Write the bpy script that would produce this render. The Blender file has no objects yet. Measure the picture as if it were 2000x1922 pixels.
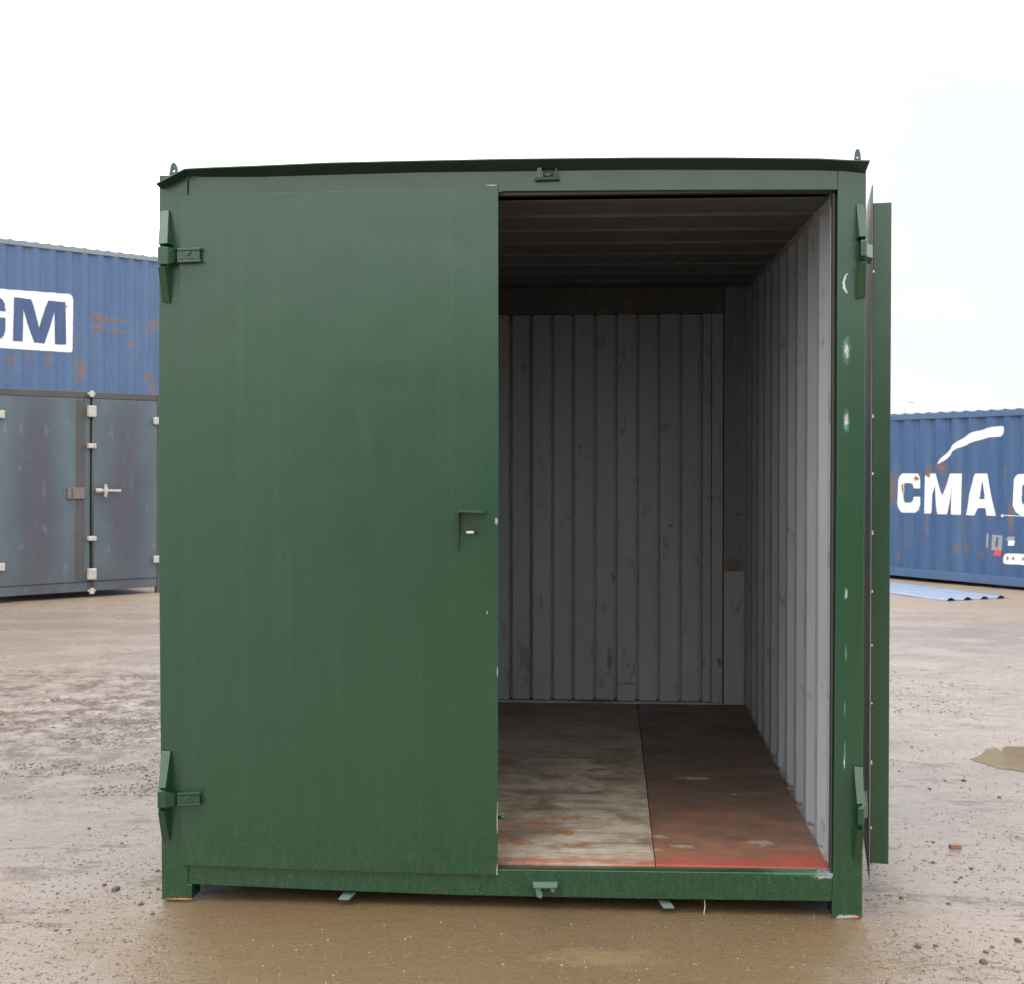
import bpy, bmesh, math, random
import numpy as np
from mathutils import Vector, Matrix
random.seed(7)
S = bpy.context.scene
COL = S.collection
V = Vector
# ------------------------------------------------------------------ camera (measured in the container's own frame)
F, CX, CY = 2629.3, 1000.0, 895.2
CAM = V((1.5651, -4.6307, 1.6424)); YAW, PITCH = -0.0705, -0.0167
TILT = 0.0242                      # the container stands nose-down on slightly rising ground
W, H, L, WI, ZF, ZC = 2.438, 2.5607, 2.8763, 2.334, 0.1472, 2.465
FWD = V((math.sin(YAW)*math.cos(PITCH), math.cos(YAW)*math.cos(PITCH), math.sin(PITCH)))
RGT = V((math.cos(YAW), -math.sin(YAW), 0)); UP = RGT.cross(FWD)
RX = Matrix.Rotation(TILT, 3, 'X')
WC = RX @ CAM; WF, WR, WU = RX @ FWD, RX @ RGT, RX @ UP
cd = bpy.data.cameras.new('camera'); cam = bpy.data.objects.new('camera', cd); COL.objects.link(cam); S.camera = cam
cam.matrix_world = Matrix.Translation(WC) @ Matrix((WR, WU, -WF)).transposed().to_4x4()
cd.sensor_width = 36; cd.lens = F/2000*36; cd.shift_y = -(961-CY)/2000; cd.clip_end = 1500; cd.clip_start = .05
cd.dof.use_dof = True; cd.dof.focus_distance = 5.2; cd.dof.aperture_fstop = 9
# ------------------------------------------------------------------ overcast sky, weak soft sun, exposure
SUN_EL, SUN_AZ = math.radians(58), math.radians(205)
w = bpy.data.worlds.new("World"); S.world = w; w.use_nodes = True
nt = w.node_tree; nt.nodes.clear(); ND = nt.nodes.new; LK = nt.links.new
sky = ND('ShaderNodeTexSky'); sky.sky_type = 'NISHITA'; sky.sun_disc = False
sky.sun_elevation = SUN_EL; sky.sun_rotation = SUN_AZ; sky.dust_density = 3
hs = ND('ShaderNodeHueSaturation'); hs.inputs['Saturation'].default_value = .45; LK(sky.outputs[0], hs.inputs['Color'])
tc = ND('ShaderNodeTexCoord'); sp = ND('ShaderNodeSeparateXYZ'); LK(tc.outputs['Generated'], sp.inputs[0])
rp = ND('ShaderNodeValToRGB'); LK(sp.outputs['Z'], rp.inputs[0])
rp.color_ramp.elements[0].position = 0.0; rp.color_ramp.elements[0].color = (.36, .375, .39, 1)
rp.color_ramp.elements[1].position = .9; rp.color_ramp.elements[1].color = (.90, .90, .90, 1)
e = rp.color_ramp.elements.new(.06); e.color = (.46, .48, .495, 1)
e = rp.color_ramp.elements.new(.16); e.color = (.70, .72, .73, 1)
e = rp.color_ramp.elements.new(.38); e.color = (.82, .83, .84, 1)
nz = ND('ShaderNodeTexNoise'); nz.inputs['Scale'].default_value = 2.2; nz.inputs['Detail'].default_value = 4
mpn = ND('ShaderNodeMapping'); mpn.inputs['Scale'].default_value = (1, 1, 3.5); LK(tc.outputs['Generated'], mpn.inputs[0]); LK(mpn.outputs[0], nz.inputs['Vector'])
cr2 = ND('ShaderNodeMapRange'); cr2.inputs['From Min'].default_value = .3; cr2.inputs['From Max'].default_value = .7
cr2.inputs['To Min'].default_value = 34; cr2.inputs['To Max'].default_value = 39; LK(nz.outputs[0], cr2.inputs['Value'])
vm = ND('ShaderNodeVectorMath'); vm.operation = 'SCALE'; LK(rp.outputs[0], vm.inputs[0]); LK(cr2.outputs[0], vm.inputs['Scale'])
mx = ND('ShaderNodeMix'); mx.data_type = 'RGBA'; mx.inputs[0].default_value = .86
LK(hs.outputs[0], mx.inputs[6]); LK(vm.outputs[0], mx.inputs[7])
# a thinner, bluer stretch of cloud low over the yard beyond the container's right side
cdir = (WF + WR*((2050-CX)/F) - WU*((480-CY)/F)).normalized()
dt = ND('ShaderNodeVectorMath'); dt.operation = 'DOT_PRODUCT'; LK(tc.outputs['Generated'], dt.inputs[0]); dt.inputs[1].default_value = cdir
nz2 = ND('ShaderNodeTexNoise'); nz2.inputs['Scale'].default_value = 9; nz2.inputs['Detail'].default_value = 6
mp2 = ND('ShaderNodeMapping'); mp2.inputs['Scale'].default_value = (1, 1, 3); LK(tc.outputs['Generated'], mp2.inputs[0]); LK(mp2.outputs[0], nz2.inputs['Vector'])
md = ND('ShaderNodeMath'); md.operation = 'MULTIPLY_ADD'; LK(nz2.outputs[0], md.inputs[0]); md.inputs[1].default_value = .03; LK(dt.outputs['Value'], md.inputs[2])
mr_ = ND('ShaderNodeMapRange'); mr_.interpolation_type = 'SMOOTHSTEP'; mr_.inputs['From Min'].default_value = .987; mr_.inputs['From Max'].default_value = 1.012; LK(md.outputs[0], mr_.inputs['Value'])
mx2 = ND('ShaderNodeMix'); mx2.data_type = 'RGBA'; LK(mr_.outputs[0], mx2.inputs[0]); LK(mx.outputs[2], mx2.inputs[6]); mx2.inputs[7].default_value = (9.45, 9.8, 10.2, 1)
bg = ND('ShaderNodeBackground'); bg.inputs['Strength'].default_value = .1; LK(mx2.outputs[2], bg.inputs[0])
wo = ND('ShaderNodeOutputWorld'); LK(bg.outputs[0], wo.inputs[0])
sd = bpy.data.lights.new('sun', 'SUN'); sun = bpy.data.objects.new('sun', sd); COL.objects.link(sun)
sd.energy = .7; sd.angle = math.radians(25); sd.color = (1, .96, .9)
sdir = V((math.sin(SUN_AZ)*math.cos(SUN_EL), math.cos(SUN_AZ)*math.cos(SUN_EL), math.sin(SUN_EL)))
sun.rotation_euler = sdir.to_track_quat('Z', 'Y').to_euler()
S.view_settings.view_transform = 'Standard'; S.view_settings.look = 'None'; S.view_settings.exposure = 0; S.view_settings.gamma = 1
try: S.cycles.max_bounces = 8; S.cycles.diffuse_bounces = 3
except Exception: pass
# ------------------------------------------------------------------ measuring helpers
def cray(px, py): return FWD + RGT*((px-CX)/F) - UP*((py-CY)/F)
def wray(px, py): return WF + WR*((px-CX)/F) - WU*((py-CY)/F)
def fp(px, py, y=0.0):             # measured point on a plane y of the container
    d = cray(px, py); return CAM + d*((y-CAM.y)/d.y)
def gp(px, py, z=0.0):             # measured point on the yard
    d = wray(px, py); return WC + d*((z-WC.z)/d.z)
# ------------------------------------------------------------------ mesh helpers
class MB:
    def __init__(s): s.bm = bmesh.new()
    def hexa(s, c):                # 8 corners: bottom ring 0-3, top ring 4-7
        v = [s.bm.verts.new(p) for p in c]
        for f in ((0,3,2,1),(4,5,6,7),(0,1,5,4),(1,2,6,5),(2,3,7,6),(3,0,4,7)): s.bm.faces.new([v[i] for i in f])
        return s
    def box(s, x0, x1, y0, y1, z0, z1):
        return s.hexa([(x0,y0,z0),(x1,y0,z0),(x1,y1,z0),(x0,y1,z0),(x0,y0,z1),(x1,y0,z1),(x1,y1,z1),(x0,y1,z1)])
    def prism(s, pts, ext):
        a = [s.bm.verts.new(p) for p in pts]; b = [s.bm.verts.new(V(p)+V(ext)) for p in pts]
        s.bm.faces.new(a); s.bm.faces.new(b[::-1]); n = len(a)
        for i in range(n): s.bm.faces.new((a[i], b[i], b[(i+1)%n], a[(i+1)%n]))
        return s
    def plate(s, pxs, y0, y1):     # outline measured on plane y0, extruded to y1
        return s.prism([fp(x, y, y0) for x, y in pxs], (0, y1-y0, 0))
    def tube(s, pts, r, n=10, caps=True):
        rings = []
        for i, p in enumerate(pts):
            p = V(p); d = (V(pts[min(i+1, len(pts)-1)])-V(pts[max(i-1, 0)])).normalized()
            a = d.orthogonal().normalized(); b = d.cross(a); rr = r[i] if isinstance(r, (list, tuple)) else r
            rings.append([s.bm.verts.new(p+(a*math.cos(t)+b*math.sin(t))*rr) for t in [2*math.pi*k/n for k in range(n)]])
        for q, t in zip(rings, rings[1:]):
            for k in range(n): s.bm.faces.new((q[k], q[(k+1)%n], t[(k+1)%n], t[k]))
        if caps: s.bm.faces.new(rings[0][::-1]); s.bm.faces.new(rings[-1])
        return s
    def sheet(s, A, B, thick=None): # two rows of points joined as a strip, given thickness vector
        def row(P): return [s.bm.verts.new(p) for p in P]
        a, b = row(A), row(B)
        for i in range(len(a)-1): s.bm.faces.new((a[i], a[i+1], b[i+1], b[i]))
        if thick is not None:
            t = V(thick); c, d = row([V(p)+t for p in A]), row([V(p)+t for p in B])
            for i in range(len(a)-1):
                s.bm.faces.new((c[i], d[i], d[i+1], c[i+1])); s.bm.faces.new((a[i], c[i], c[i+1], a[i+1])); s.bm.faces.new((b[i], b[i+1], d[i+1], d[i]))
            s.bm.faces.new((a[0], b[0], d[0], c[0])); s.bm.faces.new((a[-1], c[-1], d[-1], b[-1]))
        return s
    def build(s, name, mat, parent=None, bevel=0, smooth=False, label=None):
        bmesh.ops.recalc_face_normals(s.bm, faces=s.bm.faces)
        me = bpy.data.meshes.new(name); s.bm.to_mesh(me); s.bm.free()
        o = bpy.data.objects.new(name, me); COL.objects.link(o); me.materials.append(mat)
        if parent: o.parent = parent
        if smooth: me.shade_smooth()
        if bevel:
            b = o.modifiers.new('bevel', 'BEVEL'); b.width = bevel; b.segments = 2; b.limit_method = 'ANGLE'; b.angle_limit = math.radians(40)
        if label: o['label'] = label
        return o
def empty(name, loc=(0,0,0), rot=(0,0,0), label=None, cat=None, group=None):
    o = bpy.data.objects.new(name, None); COL.objects.link(o); o.location = loc; o.rotation_euler = rot
    tag(o, label, cat, group); return o
def tag(o, label=None, cat=None, group=None, kind=None):
    if label: o['label'] = label
    if cat: o['category'] = cat
    if group: o['group'] = group
    if kind: o['kind'] = kind
    return o
# ------------------------------------------------------------------ material helpers
class MT:
    def __init__(s, name, col, rough=.5, metal=0, ior=1.5, sheen=0):
        s.m = bpy.data.materials.new(name); s.m.use_nodes = True; s.t = s.m.node_tree
        s.b = s.t.nodes['Principled BSDF']; s.b.inputs['Roughness'].default_value = rough; s.b.inputs['Metallic'].default_value = metal
        s.b.inputs['IOR'].default_value = ior
        s.tc = s.t.nodes.new('ShaderNodeTexCoord').outputs['Object']
        r = s.t.nodes.new('ShaderNodeRGB'); r.outputs[0].default_value = (*col, 1); s.c = r.outputs[0]; s.h = None; s.r = None; s.sp = None
    def n(s, k, **kw):
        o = s.t.nodes.new(k)
        for a, b in kw.items(): setattr(o, a, b)
        return o
    def lk(s, a, b): s.t.links.new(a, b)
    def noise(s, scale, sc3=(1,1,1), det=5, rough=.6, lo=.4, hi=.6, dist=0, vec=None, loc=(0,0,0)):
        m = s.n('ShaderNodeMapping'); m.inputs['Scale'].default_value = sc3; m.inputs['Location'].default_value = loc; s.lk(vec or s.tc, m.inputs[0])
        t = s.n('ShaderNodeTexNoise'); t.inputs['Scale'].default_value = scale; t.inputs['Detail'].default_value = det
        t.inputs['Roughness'].default_value = rough; t.inputs['Distortion'].default_value = dist; s.lk(m.outputs[0], t.inputs['Vector'])
        return s.rng(t.outputs[0], lo, hi)
    def rng(s, v, lo, hi, a=0., b=1.):
        r = s.n('ShaderNodeMapRange'); r.inputs['From Min'].default_value = lo; r.inputs['From Max'].default_value = hi
        r.inputs['To Min'].default_value = a; r.inputs['To Max'].default_value = b; s.lk(v, r.inputs['Value']); return r.outputs[0]
    def math(s, op, a, b=None):
        o = s.n('ShaderNodeMath', operation=op)
        for i, q in enumerate((a, b)):
            if q is None: continue
            if isinstance(q, (int, float)): o.inputs[i].default_value = q
            else: s.lk(q, o.inputs[i])
        return o.outputs[0]
    def mix(s, fac, col, amt=1.):
        o = s.n('ShaderNodeMix', data_type='RGBA')
        if isinstance(fac, (int, float)): o.inputs[0].default_value = fac*amt
        else: s.lk(s.math('MULTIPLY', fac, amt), o.inputs[0])
        s.lk(s.c, o.inputs[6])
        if isinstance(col, tuple): o.inputs[7].default_value = (*col, 1)
        else: s.lk(col, o.inputs[7])
        s.c = o.outputs[2]; return s
    def spot(s, c, r, soft=.5, nz=8., amp=.8, plane=None):  # mask of a stain round c with radii r, ragged edge
        m = s.n('ShaderNodeMapping', vector_type='TEXTURE'); m.inputs['Location'].default_value = c; m.inputs['Scale'].default_value = r; s.lk(s.tc, m.inputs[0])
        l = s.n('ShaderNodeVectorMath', operation='LENGTH'); s.lk(m.outputs[0], l.inputs[0])
        q = s.math('ADD', l.outputs['Value'], s.math('MULTIPLY', s.noise(nz, det=6, lo=.3, hi=.7, rough=.7), amp))
        return s.rng(q, 1.+soft*.5+amp*.4, 1.-soft*.5+amp*.4)
    def spots(s, lst, **kw):
        o = None
        for c, r in lst:
            q = s.spot(c, r, **kw); o = q if o is None else s.math('MAXIMUM', o, q)
        return o
    def bump(s, v, d=.002, st=.5):
        b = s.n('ShaderNodeBump'); b.inputs['Distance'].default_value = d; b.inputs['Strength'].default_value = st
        s.lk(v, b.inputs['Height'])
        if s.h is not None: s.lk(s.h, b.inputs['Normal'])
        s.h = b.outputs[0]; return s
    def rough(s, v, a, b): s.r = s.rng(v, 0, 1, a, b); return s
    def done(s):
        s.lk(s.c, s.b.inputs['Base Color'])
        if s.h is not None: s.lk(s.h, s.b.inputs['Normal'])
        if s.r is not None: s.lk(s.r, s.b.inputs['Roughness'])
        if s.sp is not None: s.lk(s.sp, s.b.inputs['Specular IOR Level'])
        return s.m
def green(name, extra=None, dust=True):
    m = MT(name, (.0040, .040, .0120), .4, ior=1.64)
    m.mix(m.noise(2.2, (5, 5, .35), lo=.35, hi=.7), (.0052, .045, .0140), .8)        # faint vertical runs of the spray coat
    m.mix(m.noise(1.1, lo=.4, hi=.7), (.0052, .040, .0140), .7)
    m.mix(m.noise(420, det=2, lo=.60, hi=.72), (.05, .11, .07), .3)
    if dust:                                                                        # road dirt low down
        sep = m.n('ShaderNodeSeparateXYZ'); m.lk(m.tc, sep.inputs[0])
        low = m.rng(sep.outputs[2], .40, .05)
        m.mix(m.math('MULTIPLY', low, m.noise(60, (1, 1, .35), lo=.42, hi=.68)), (.085, .11, .085), .15)
        m.mix(m.math('MULTIPLY', low, m.noise(170, lo=.62, hi=.66)), (.24, .25, .21), .3)
    if extra: extra(m)
    m.rough(m.noise(2.5, (4, 4, .5), lo=.3, hi=.7), .20, .27)
    m.bump(m.noise(1.9, lo=.2, hi=.8, det=2), .0055, .6).bump(m.noise(300, lo=.3, hi=.7, det=2), .0006, .25)
    return m.done()
M = {}
M['green'] = green('green_paint')
def chips(m):
    q = lambda L_: [(tuple(fp(x, y)), (rx*.0018, .05, rz*.0018)) for x, y, rx, rz in L_]
    m.mix(m.spots(q([(1652,1275,2,16),(1650,1385,1.5,18),(1650,1470,2,20),(1653,684,7,24),(1653,823,6,22),(1652,1160,3,14)]), soft=.6, nz=60, amp=.9), (.06, .17, .10), .8)
    m.mix(m.spots(q([(1653,684,4,13),(1653,823,3.5,12),(1653,1160,1.6,8),(1649,1490,1.4,10)]), soft=.15, nz=110, amp=1.3), (.38, .38, .42), 1)
    m.mix(m.spots(q([(1655,690,1.8,8),(1655,815,1.6,9),(1654,1157,1,5)]), soft=.2, nz=140, amp=1.3), (.42, .26, .22), .9)
    a = m.spot(tuple(fp(1653, 553)), (.013, .05, .033), soft=.15, nz=70, amp=.5); b = m.spot(tuple(fp(1656, 553)), (.010, .05, .028), soft=.15, nz=70, amp=.5)
    m.mix(m.math('SUBTRACT', a, b), (.50, .54, .52), .9)
    m.mix(m.spots([(tuple(fp(1655, 1793)), (.045, .08, .012))], nz=60, amp=.9, soft=.3), (.4, .4, .38), .8)
    m.mix(m.spots([(tuple(fp(1672, 1794)), (.022, .08, .007))], nz=60, amp=.9, soft=.3), (.6, .16, .06), .9)
M['green_chipped'] = green('green_paint_chipped', chips)
def sillw(m):
    m.mix(m.spots([(tuple(fp(1612, 1711)), (.045, .2, .012)), (tuple(fp(1600, 1703)), (.06, .2, .006))], nz=60, amp=1.5, soft=.3), (.30, .30, .32), .85)
    m.mix(m.spots([(tuple(fp(1560, 1707)), (.11, .2, .008))], nz=40, amp=.9), (.04, .13, .07), .7)
M['green_sill'] = green('green_paint_sill', sillw)
def doorw(m):
    m.mix(m.spots([(tuple(fp(952, 1196)), (.003, .05, .007)), (tuple(fp(970, 1017)), (.006, .05, .012)), (tuple(fp(960, 362)), (.02, .05, .004)), (tuple(fp(972, 1700)), (.004, .05, .03)),
        (tuple(fp(972, 1310)), (.002, .05, .02)), (tuple(fp(972, 1600)), (.0025, .05, .06))], nz=60, amp=.7, soft=.3), (.34, .35, .28), .8)
    m.mix(m.noise(3.2, (9, 9, .16), lo=.52, hi=.75), (.018, .056, .026), .4)
M['green_door'] = green('green_paint_door', doorw)
def footw(m):
    m.mix(m.spots([(tuple(fp(350, 1757)), (.05, .1, .006))], nz=60, amp=.9, soft=.3), (.62, .2, .08), .9)
M['green_post'] = green('green_paint_post', footw)
def simple(name, col, rough=.5, metal=0, var=None, sc=12, ior=1.5):
    m = MT(name, col, rough, metal, ior)
    if var: m.mix(m.noise(sc, lo=.35, hi=.7), var, .8)
    m.bump(m.noise(sc*12, lo=.3, hi=.7, det=3), .0006, .3)
    return m.done()
M['strip'] = simple('drip_strip_paint', (.012, .028, .018), .45, 0, (.018, .036, .026))
M['bare'] = simple('bare_steel', (.62, .55, .48), .35, .6, (.5, .4, .3))
M['dark'] = simple('dark_steel', (.03, .03, .03), .7, 0, (.05, .04, .03))
M['pale_metal'] = simple('pale_primed_metal', (.33, .30, .26), .5, 0, (.48, .46, .42), 20)
M['wire'] = simple('pale_wire', (.5, .5, .45), .5)
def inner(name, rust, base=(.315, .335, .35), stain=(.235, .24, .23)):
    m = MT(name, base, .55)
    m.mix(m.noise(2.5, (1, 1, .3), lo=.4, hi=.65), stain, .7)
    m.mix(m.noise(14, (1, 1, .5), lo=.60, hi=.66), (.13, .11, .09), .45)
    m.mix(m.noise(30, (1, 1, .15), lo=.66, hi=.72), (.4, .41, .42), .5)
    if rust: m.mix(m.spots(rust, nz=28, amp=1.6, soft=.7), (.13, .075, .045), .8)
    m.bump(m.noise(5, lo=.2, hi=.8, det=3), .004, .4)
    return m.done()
def rp_(x, y): return tuple(fp(940+x*.4566, 560+y*.4566, L))
M['in_side'] = inner('grey_side_wall_paint', [((2.33, 1.2, .15), (.06, .9, .012))], (.35, .37, .385), (.28, .285, .285))
M['in_rear'] = inner('grey_rear_wall_paint', [(rp_(548, 1600), (.015, .1, .06)), (rp_(625, 1700), (.06, .1, .008)), (rp_(1020, 1603), (.012, .1, .03)), (rp_(480, 1775), (.12, .1, .012)), (rp_(565, 1250), (.012, .1, .03)), (rp_(815, 1022), (.02, .1, .008))])
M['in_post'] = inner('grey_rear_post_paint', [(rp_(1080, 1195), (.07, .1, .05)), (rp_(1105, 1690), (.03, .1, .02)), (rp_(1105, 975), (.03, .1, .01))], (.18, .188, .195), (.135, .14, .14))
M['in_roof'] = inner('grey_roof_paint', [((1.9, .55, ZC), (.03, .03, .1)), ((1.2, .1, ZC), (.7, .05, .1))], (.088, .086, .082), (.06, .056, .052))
M['dark_groove'] = simple('dark_groove_paint', (.07, .07, .07), .7)
def floor_mat(name, pale):
    base = (.38, .32, .24) if pale else (.078, .048, .034)
    m = MT(name, base, .5)
    if pale:
        m.mix(m.noise(2.2, (1, 1.3, 1), lo=.38, hi=.62, det=10, rough=.7), (.50, .45, .37), .8)
        m.mix(m.noise(3.1, (1, 1.2, 1), lo=.49, hi=.60, det=12, rough=.7, loc=(3, 0, 0)), (.13, .085, .055), .8)
        m.mix(m.noise(7, (1, 2, 1), lo=.54, hi=.66, det=10, rough=.72, loc=(1, 4, 0)), (.28, .15, .08), .6)
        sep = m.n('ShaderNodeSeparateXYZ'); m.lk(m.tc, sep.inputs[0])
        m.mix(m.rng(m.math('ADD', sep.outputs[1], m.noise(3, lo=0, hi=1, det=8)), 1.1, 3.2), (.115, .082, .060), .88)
        m.mix(m.spots([((.95, .95, .15), (.15, .09, .2)), ((1.10, 1.45, .15), (.18, .07, .2)), ((1.62, 1.75, .15), (.08, .05, .2))], nz=9, amp=1.3, soft=1.), (.10, .065, .042), .7)
        m.mix(m.spots([((1.40, .42, .15), (.05, .05, .2)), ((1.42, .62, .15), (.12, .03, .2)), ((1.2, .28, .15), (.12, .03, .2)), ((.98, .6, .15), (.06, .05, .2)), ((1.28, .52, .15), (.12, .02, .2)), ((1.47, .27, .15), (.06, .03, .2))], nz=26, amp=2.0, soft=.7), (.36, .14, .035), .8)
        m.mix(m.spots([((1.25, .42, .15), (.42, .36, .2))], nz=15, amp=5.5, soft=.8), (.28, .15, .07), .35)
        m.mix(m.noise(4.5, (.45, 3.2, 1), lo=.50, hi=.64, det=11, rough=.75, loc=(2, 7, 0)), (.13, .095, .065), .75)
    else:
        m.mix(m.noise(3, (1, 1.6, 1), lo=.42, hi=.64, det=10, rough=.7), (.135, .082, .055), .8)
        sep = m.n('ShaderNodeSeparateXYZ'); m.lk(m.tc, sep.inputs[0])
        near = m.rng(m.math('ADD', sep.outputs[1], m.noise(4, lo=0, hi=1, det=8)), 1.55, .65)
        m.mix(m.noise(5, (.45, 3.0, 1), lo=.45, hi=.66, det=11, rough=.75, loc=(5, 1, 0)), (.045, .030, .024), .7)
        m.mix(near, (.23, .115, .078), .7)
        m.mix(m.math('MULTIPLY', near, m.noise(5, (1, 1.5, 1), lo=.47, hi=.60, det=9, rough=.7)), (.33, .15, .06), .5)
        m.mix(m.spots([((2.32, .04, .15), (.24, .15, .2))], nz=8, amp=.9, soft=.9), (.34, .05, .03), .75)
        m.mix(m.noise(6, (1, 2.2, 1), lo=.57, hi=.68, det=10, rough=.75), (.20, .17, .14), .5)
        m.mix(m.noise(40, (1, .10, 1), lo=.60, hi=.70), (.20, .14, .10), .4)
        m.mix(m.spots([((2.13, .33, .15), (.05, .035, .2)), ((1.95, 1.25, .15), (.06, .02, .2)), ((1.74, .38, .15), (.05, .02, .2)), ((1.70, .22, .15), (.05, .02, .2)), ((2.1, 1.0, .15), (.02, .012, .2)), ((1.84, .27, .15), (.04, .02, .2))], nz=34, amp=1.7, soft=.6), (.36, .31, .25), .65)
    # worn red primer along the threshold
    sep = m.n('ShaderNodeSeparateXYZ'); m.lk(m.tc, sep.inputs[0])
    lim = m.rng(sep.outputs[0], 1.15, 2.35, .07, .26)
    d = m.math('DIVIDE', m.math('ADD', sep.outputs[1], m.noise(14, (1, 2, 1), lo=.2, hi=.8, det=6)), 1)
    band = m.rng(m.math('SUBTRACT', m.math('SUBTRACT', sep.outputs[1], .045), m.math('MULTIPLY', lim, m.noise(9, (1, 2, 1), lo=.15, hi=.85, det=8))), .05, -.06)
    m.mix(m.math('MULTIPLY', band, m.noise(5, lo=.2, hi=.5, det=6)), (.34, .060, .045), .75)
    m.mix(m.noise(60, (1, 1.6, 1), lo=.55, hi=.68, det=8, rough=.8), (.05, .035, .025), .45)
    m.mix(m.noise(85, (1, 1.3, 1), lo=.60, hi=.70, det=4), (.42, .37, .30), .35)
    m.rough(m.noise(6, lo=.3, hi=.7), .34, .6).bump(m.noise(9, (1, 2, 1), lo=.3, hi=.7), .003, .4)
    return m.done()
ws = MT('brown_sheen_sheet', (.26, .22, .21), .5, ior=1.35); ws.mix(ws.noise(3, (1, 1, .35), lo=.35, hi=.65), (.11, .10, .105), .85)  # grey-brown mixes stand in for the grazing reflection on the green door skin
ws.mix(ws.noise(14, (1, 1, .2), lo=.55, hi=.7), (.30, .26, .23), .5); M['sheen_sheet'] = ws.done()
M['floor_pale'] = floor_mat('pale_worn_floor', True); M['floor_brown'] = floor_mat('brown_ply_floor', False)
# ================================================================== THE YARD
def vnoise(x, y, seed):
    xi, yi = np.floor(x).astype(int), np.floor(y).astype(int); xf, yf = x-xi, y-yi
    def h(a, b):
        q = (a*374761393 + b*668265263 + seed*1442695041) & 0xffffffff
        q = ((q ^ (q >> 13))*1274126177) & 0xffffffff
        return ((q ^ (q >> 16)) & 0xffff)/65535.
    u, v = xf*xf*(3-2*xf), yf*yf*(3-2*yf)
    return (h(xi, yi)*(1-u)+h(xi+1, yi)*u)*(1-v)+(h(xi, yi+1)*(1-u)+h(xi+1, yi+1)*u)*v
def axis(lo, hi, step, far, g):
    a = list(np.arange(lo, hi, step)); s = step; p = a[-1]
    while p < far: s *= g; p += s; a.append(p)
    s = step; p = lo; b = []
    while p > -far: s *= g; p -= s; b.append(p)
    return np.array(b[::-1]+a)
PUD = [(1895,1482),(1912,1476),(1925,1462),(1945,1459),(1955,1466),(1962,1456),(2000,1456),(2060,1458),(2120,1468),(2110,1500),(2060,1512),(2010,1508),(1985,1503),(1950,1499),(1925,1490)]
pc = sum((gp(x, y) for x, y in PUD), V((0,0,0)))/len(PUD)
def height(x, y):
    n = .018*(vnoise(x*.7, y*.7, 1)-.5)+.010*(vnoise(x*2.3, y*2.3, 2)-.5)+.006*(vnoise(x*7, y*7, 3)-.5)+.004*(vnoise(x*19, y*19, 4)-.5)
    lc = gp(150, 1400); d = np.exp(-(((x-lc.x)/1.3)**2+((y-lc.y-.3)/1.4)**2))           # churned mud, left
    rut = np.abs(vnoise((x+y*.35)*1.6, (y-x*.15)*7., 5)-.5)*2
    n += d*(.008*(1-rut)**3 + .008*(vnoise(x*13, y*17, 6)-.5)+.006*(vnoise(x*27, y*31, 8)-.5))
    front = np.exp(-(np.clip(np.abs(x-1.2)-1.4, 0, None)/.3)**2)*np.exp(-(np.clip(y-.3, 0, None)/.5)**2)
    n = n*(1-front*.8)-.004*front
    # ground rises a little beneath the container
    n += .062*np.clip((y-.25)/2.6, 0, 1)*np.exp(-(np.clip(np.abs(x-1.2)-1.1, 0, None)/.5)**2)*np.exp(-(np.clip(y-3.1, 0, None)/1.)**2)
    pd = np.exp(-(((x-pc.x)/.75)**2+((y-pc.y)/.55)**2)**2); n = n*(1-pd)-.0065*pd
    far = np.clip((y-9)/8, 0, 1); n = n*(1-far*.7)
    return n
xs, ys = axis(-4, 5.5, .03, 260, 1.035), axis(-1.0, 5, .022, 300, 1.022)
ys = ys[ys > -60]
X, Y = np.meshgrid(xs, ys); Z = height(X, Y)
me = bpy.data.meshes.new('ground'); nx, ny = len(xs), len(ys)
me.vertices.add(nx*ny); me.vertices.foreach_set('co', np.stack([X, Y, Z], -1).astype(np.float32).ravel())
I = (np.arange(ny-1)[:, None]*nx+np.arange(nx-1)[None]).ravel(); Q = np.stack([I, I+1, I+nx+1, I+nx], -1).ravel()
me.loops.add(len(Q)); me.loops.foreach_set('vertex_index', Q); me.polygons.add(len(I)); me.polygons.foreach_set('loop_start', np.arange(0, len(Q), 4)); me.update(calc_edges=True); me.shade_smooth()
ground = bpy.data.objects.new('ground', me); COL.objects.link(ground); tag(ground, 'wet muddy hardstanding of the container yard', None, None, 'structure')
m = MT('wet_mud', (.195, .152, .122), .35, ior=1.58)
m.mix(m.noise(.5, lo=.35, hi=.65), (.235, .182, .146), .8)
lc = gp(150, 1400)
sep = m.n('ShaderNodeSeparateXYZ'); m.lk(m.tc, sep.inputs[0])
sl = m.spot((lc.x, lc.y+.5, 0), (1.9, 2.0, 9), soft=1.1, nz=1.5, amp=.5)
clump = m.noise(5.0, (1, .9, 1), lo=.49, hi=.57, det=12, rough=.85)
mud = m.math('MAXIMUM', m.math('MULTIPLY', sl, clump), m.math('MULTIPLY', m.noise(1.7, (1, 2.2, 1), lo=.56, hi=.66, det=12, rough=.8, loc=(9, 2, 0)), .55))
m.mix(mud, (.075, .045, .027), .9)
far = m.rng(m.math('ADD', sep.outputs[1], m.noise(.6, lo=0, hi=2.5)), 8.5, 12.5); m.mix(far, (.36, .27, .19), .75)
grit = m.noise(70, lo=.56, hi=.63, det=6, rough=.75); m.mix(grit, (.11, .08, .062), .45)
m.mix(m.noise(120, lo=.64, hi=.69, det=3, loc=(5, 5, 0)), (.46, .41, .36), .6)
front_refl = m.spot((1.2, -.15, 0), (1.42, 1.0, 9), soft=.35, nz=5, amp=.3)
m.mix(front_refl, (.165, .108, .050), .9)  # container's dark mirror image in the wet mud, put into the base colour
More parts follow.
